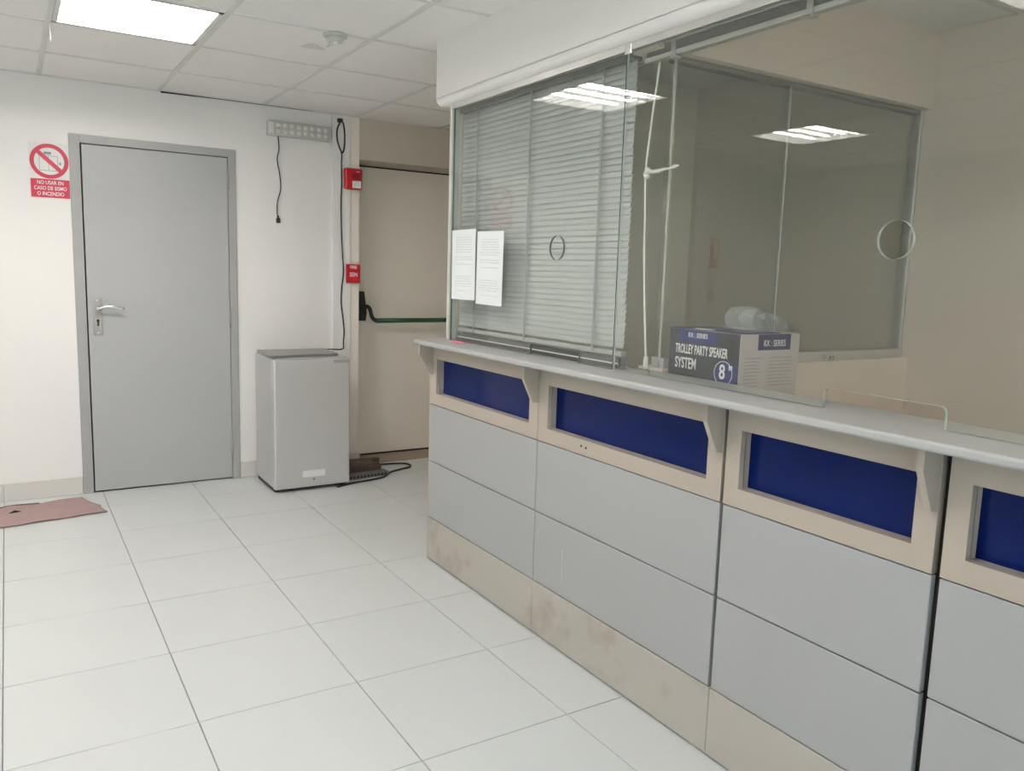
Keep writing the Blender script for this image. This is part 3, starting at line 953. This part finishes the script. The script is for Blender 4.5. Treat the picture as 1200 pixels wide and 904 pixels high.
r.ball((1.772, 2.05, 1.688), .011, (1, 1.1, .8))
o = r.build('tied_ribbon', M['white'], None, True)
tag(o, 'knotted strip of white ribbon tied between blind cord and window frame', 'ribbon')
s = thing('metal_clip', (1.745, 2.0, ZT), 'small bright clip lying on the countertop behind the glass, below the blind cord', 'clip')
MB().box((1.735, 1.955, ZT + .0005), (1.747, 2.045, ZT + .008), .002, 1).build('bar', M['chrome'], s)
MB().box((1.724, 2.055, ZT + .0005), (1.736, 2.085, ZT + .012), .002, 1).build('jaw', M['grille'], s)

# ------------------------------------------------------------------ partition between the booths, with its own window
wp = MB()
wp.box((1.722, 1.970, 2.062), (XR, 2.09, 2.7)).box((1.812, 1.972, -.1), (XR, 2.09, 1.066))
struct('wall_partition', wp, M['wall_office'], 'beige partition wall inside the office, around the dark window')
w2 = empty_struct('window_2', (2.45, 2.02, 1.07), 'dark sliding glass window in the office partition')
MB().box((1.824, 2.000, 1.068), (1.834, 2.010, 2.060), .002, 1).build('left_jamb', M['jamb'], w2)
MB().box((3.150, 2.000, 1.068), (3.168, 2.040, 2.060), .002, 1).build('right_jamb', M['alu'], w2)
sr = MB().box((1.826, 1.985, 1.067), (3.150, 2.045, 1.102), .002, 1).build('sill_rail', M['alu'], w2)
MB().box((1.826, 2.005, 2.044), (3.150, 2.040, 2.060), .002, 1).build('head_rail', M['alu_dark'], w2)
MB().box((2.381, 2.012, 1.102), (2.388, 2.020, 2.044), .001, 1).build('mullion', M['alu'], w2)
MB().box((1.826, 2.026, 1.102), (2.392, 2.032, 2.044)).build('glass_pane', M['glass'], w2)
MB().box((2.376, 2.012, 1.102), (3.150, 2.018, 2.044)).build('glass_pane', M['glass'], w2)
lt = MB().box((2.635, 1.972, 1.072), (2.665, 1.986, 1.096), .002, 1).box((2.668, 1.966, 1.066), (2.688, 1.986, 1.088), .003, 1)
lt.build('latch', M['chrome'], sr)

# ------------------------------------------------------------------ speaker carton behind the glass
X0, X1, Y0, Y1, ZB, Z1 = 1.820, 2.083, 1.655, 1.952, .7505, 1.206
s = thing('speaker_box', ((X0 + X1) / 2, (Y0 + Y1) / 2, ZB), 'printed cardboard speaker carton standing behind the counter glass', 'box')
bd = MB().box((X0 + .001, Y0 + .001, ZB), (X1, Y1, Z1), .002, 1).build('carton', M['carton_side'], s)
fr = MB().box((X0 - .0004, Y0 + .002, ZB + .004), (X0 + .002, Y1 - .001, Z1 - .001)).build('front_print', M['carton_dark'], s)
MB().box((X0 - .001, 1.748, 1.167), (X0, 1.905, Z1 - .003)).build('blue_label', M['carton_blue'], fr)
text('lettering', 'RX : SERIES', .021, (X0 - .0014, 1.826, 1.188), CX, CY, M['txtwhite'], fr, sx=.82, bold=.0001)
text('lettering', 'TROLLEY PARTY SPEAKER', .041, (X0 - .0014, 1.811, 1.142), CX, CY, M['txtwhite'], fr, sx=.47, bold=.0008)
text('lettering', 'SYSTEM', .048, (X0 - .0014, 1.874, 1.097), CX, CY, M['txtwhite'], fr, sx=.58, bold=.001)
MB().box((X0 - .001, Y0 + .003, 1.060), (X0, 1.725, 1.110)).build('size_badge', M['carton_blue'], fr)
plate('badge_ring', [circle(0, 0, .037, 40), circle(0, 0, .035, 40)], .0008, frame_m((X0 - .0012, 1.713, 1.084), CX, CY), M['txtwhite'], fr)
plate('badge_disc', [circle(0, 0, .0345, 40)], .0006, frame_m((X0 - .0010, 1.713, 1.084), CX, CY), M['carton_blue'], fr)
text('lettering', '8', .062, (X0 - .0018, 1.717, 1.086), CX, CY, M['txtwhite'], fr, sx=.8, bold=.0012)
text('lettering', '"', .050, (X0 - .0018, 1.684, 1.088), CX, CY, M['txtwhite'], fr, sx=.9, bold=.001)
MB().cyl((X0 - .0006, 1.70, 1.160), (1, 0, 0), .030, .0008, 28).build('speaker_picture', M['black'], fr)
sd = MB().box((X0 + .002, Y0 - .0005, ZB + .004), (X1 - .001, Y0 + .002, Z1 - .002)).build('side_print', M['carton_side'], s)
tb = MB().box((1.897, Y0 - .0012, 1.157), (2.041, Y0, Z1 - .001), .0004, 1).build('navy_tab', M['carton_navy'], sd)
text('lettering', 'RX : SERIES', .027, (1.969, Y0 - .0017, 1.177), BX, BY, M['txtwhite'], sd, sx=.75, bold=.0001)
fp = MB()
random.seed(21)
for c0, c1 in ((1.842, 1.925), (1.945, 2.06)):
    for k in range(9):
        z_ = 1.132 - k * .0105
        e_ = c1 - random.uniform(0, .03)
        fp.box((c0, Y0 - .0009, z_), (e_, Y0 - .0004, z_ + .0028))
fp.build('fine_print', M['carton_ink'], sd, kind='stuff')
MB().box((X0 + .002, Y0 + .004, Z1), (X0 + .18, Y0 + .145, Z1 + .003), .001, 1).build('top_flap', M['carton_navy'], s)
MB().box((X0 + .001, Y0 + .146, Z1), (X0 + .18, Y1 - .004, Z1 + .0024), .001, 1).build('top_flap', M['carton_blue'], s)
MB().box((X0 + .001, Y0 + .12, Z1 + .0031), (X0 + .02, Y0 + .19, Z1 + .005)).build('tape', M['white'], s)
# crumpled clear plastic bag on the carton: soft folded loops
bm = bmesh.new()
random.seed(9)
for q in range(4):
    cx_, cy_ = 1.925 + q * .056, 1.716 + .010 * (q % 2)
    hx, hz = .034 - .002 * q, .066 - .012 * q
    tw = math.radians(-18 + 9 * q)
    prev = None
    for k in range(15):
        a_ = PI * k / 14
        lean = .030 * math.sin(a_) * (1 if q < 4 else .4)
        row_ = []
        for j in range(7):
            d_ = (j - 3) * .015
            puff = .010 * (1 - ((j - 3) / 3.2) ** 2)
            x_ = -(hx + puff) * math.cos(a_) - lean + d_ * math.sin(tw)
            y_ = d_ * math.cos(tw) + .006 * math.sin(3 * a_ + q)
            z_ = Z1 + .0045 + (hz + puff) * math.sin(a_) * (1 + .05 * math.sin(5 * a_ + q * 1.7 + j))
            row_.append(bm.verts.new((cx_ + x_, cy_ + y_, max(z_, Z1 + .0045))))
        if prev:
            for j in range(6):
                bm.faces.new((prev[j], row_[j], row_[j + 1], prev[j + 1]))
        prev = row_
mb = MB(); mb.bm.free(); mb.bm = bm
o = mb.build('plastic_bag', M['film'])
tag(o, 'crumpled clear plastic bag lying on top of the speaker carton', 'bag')
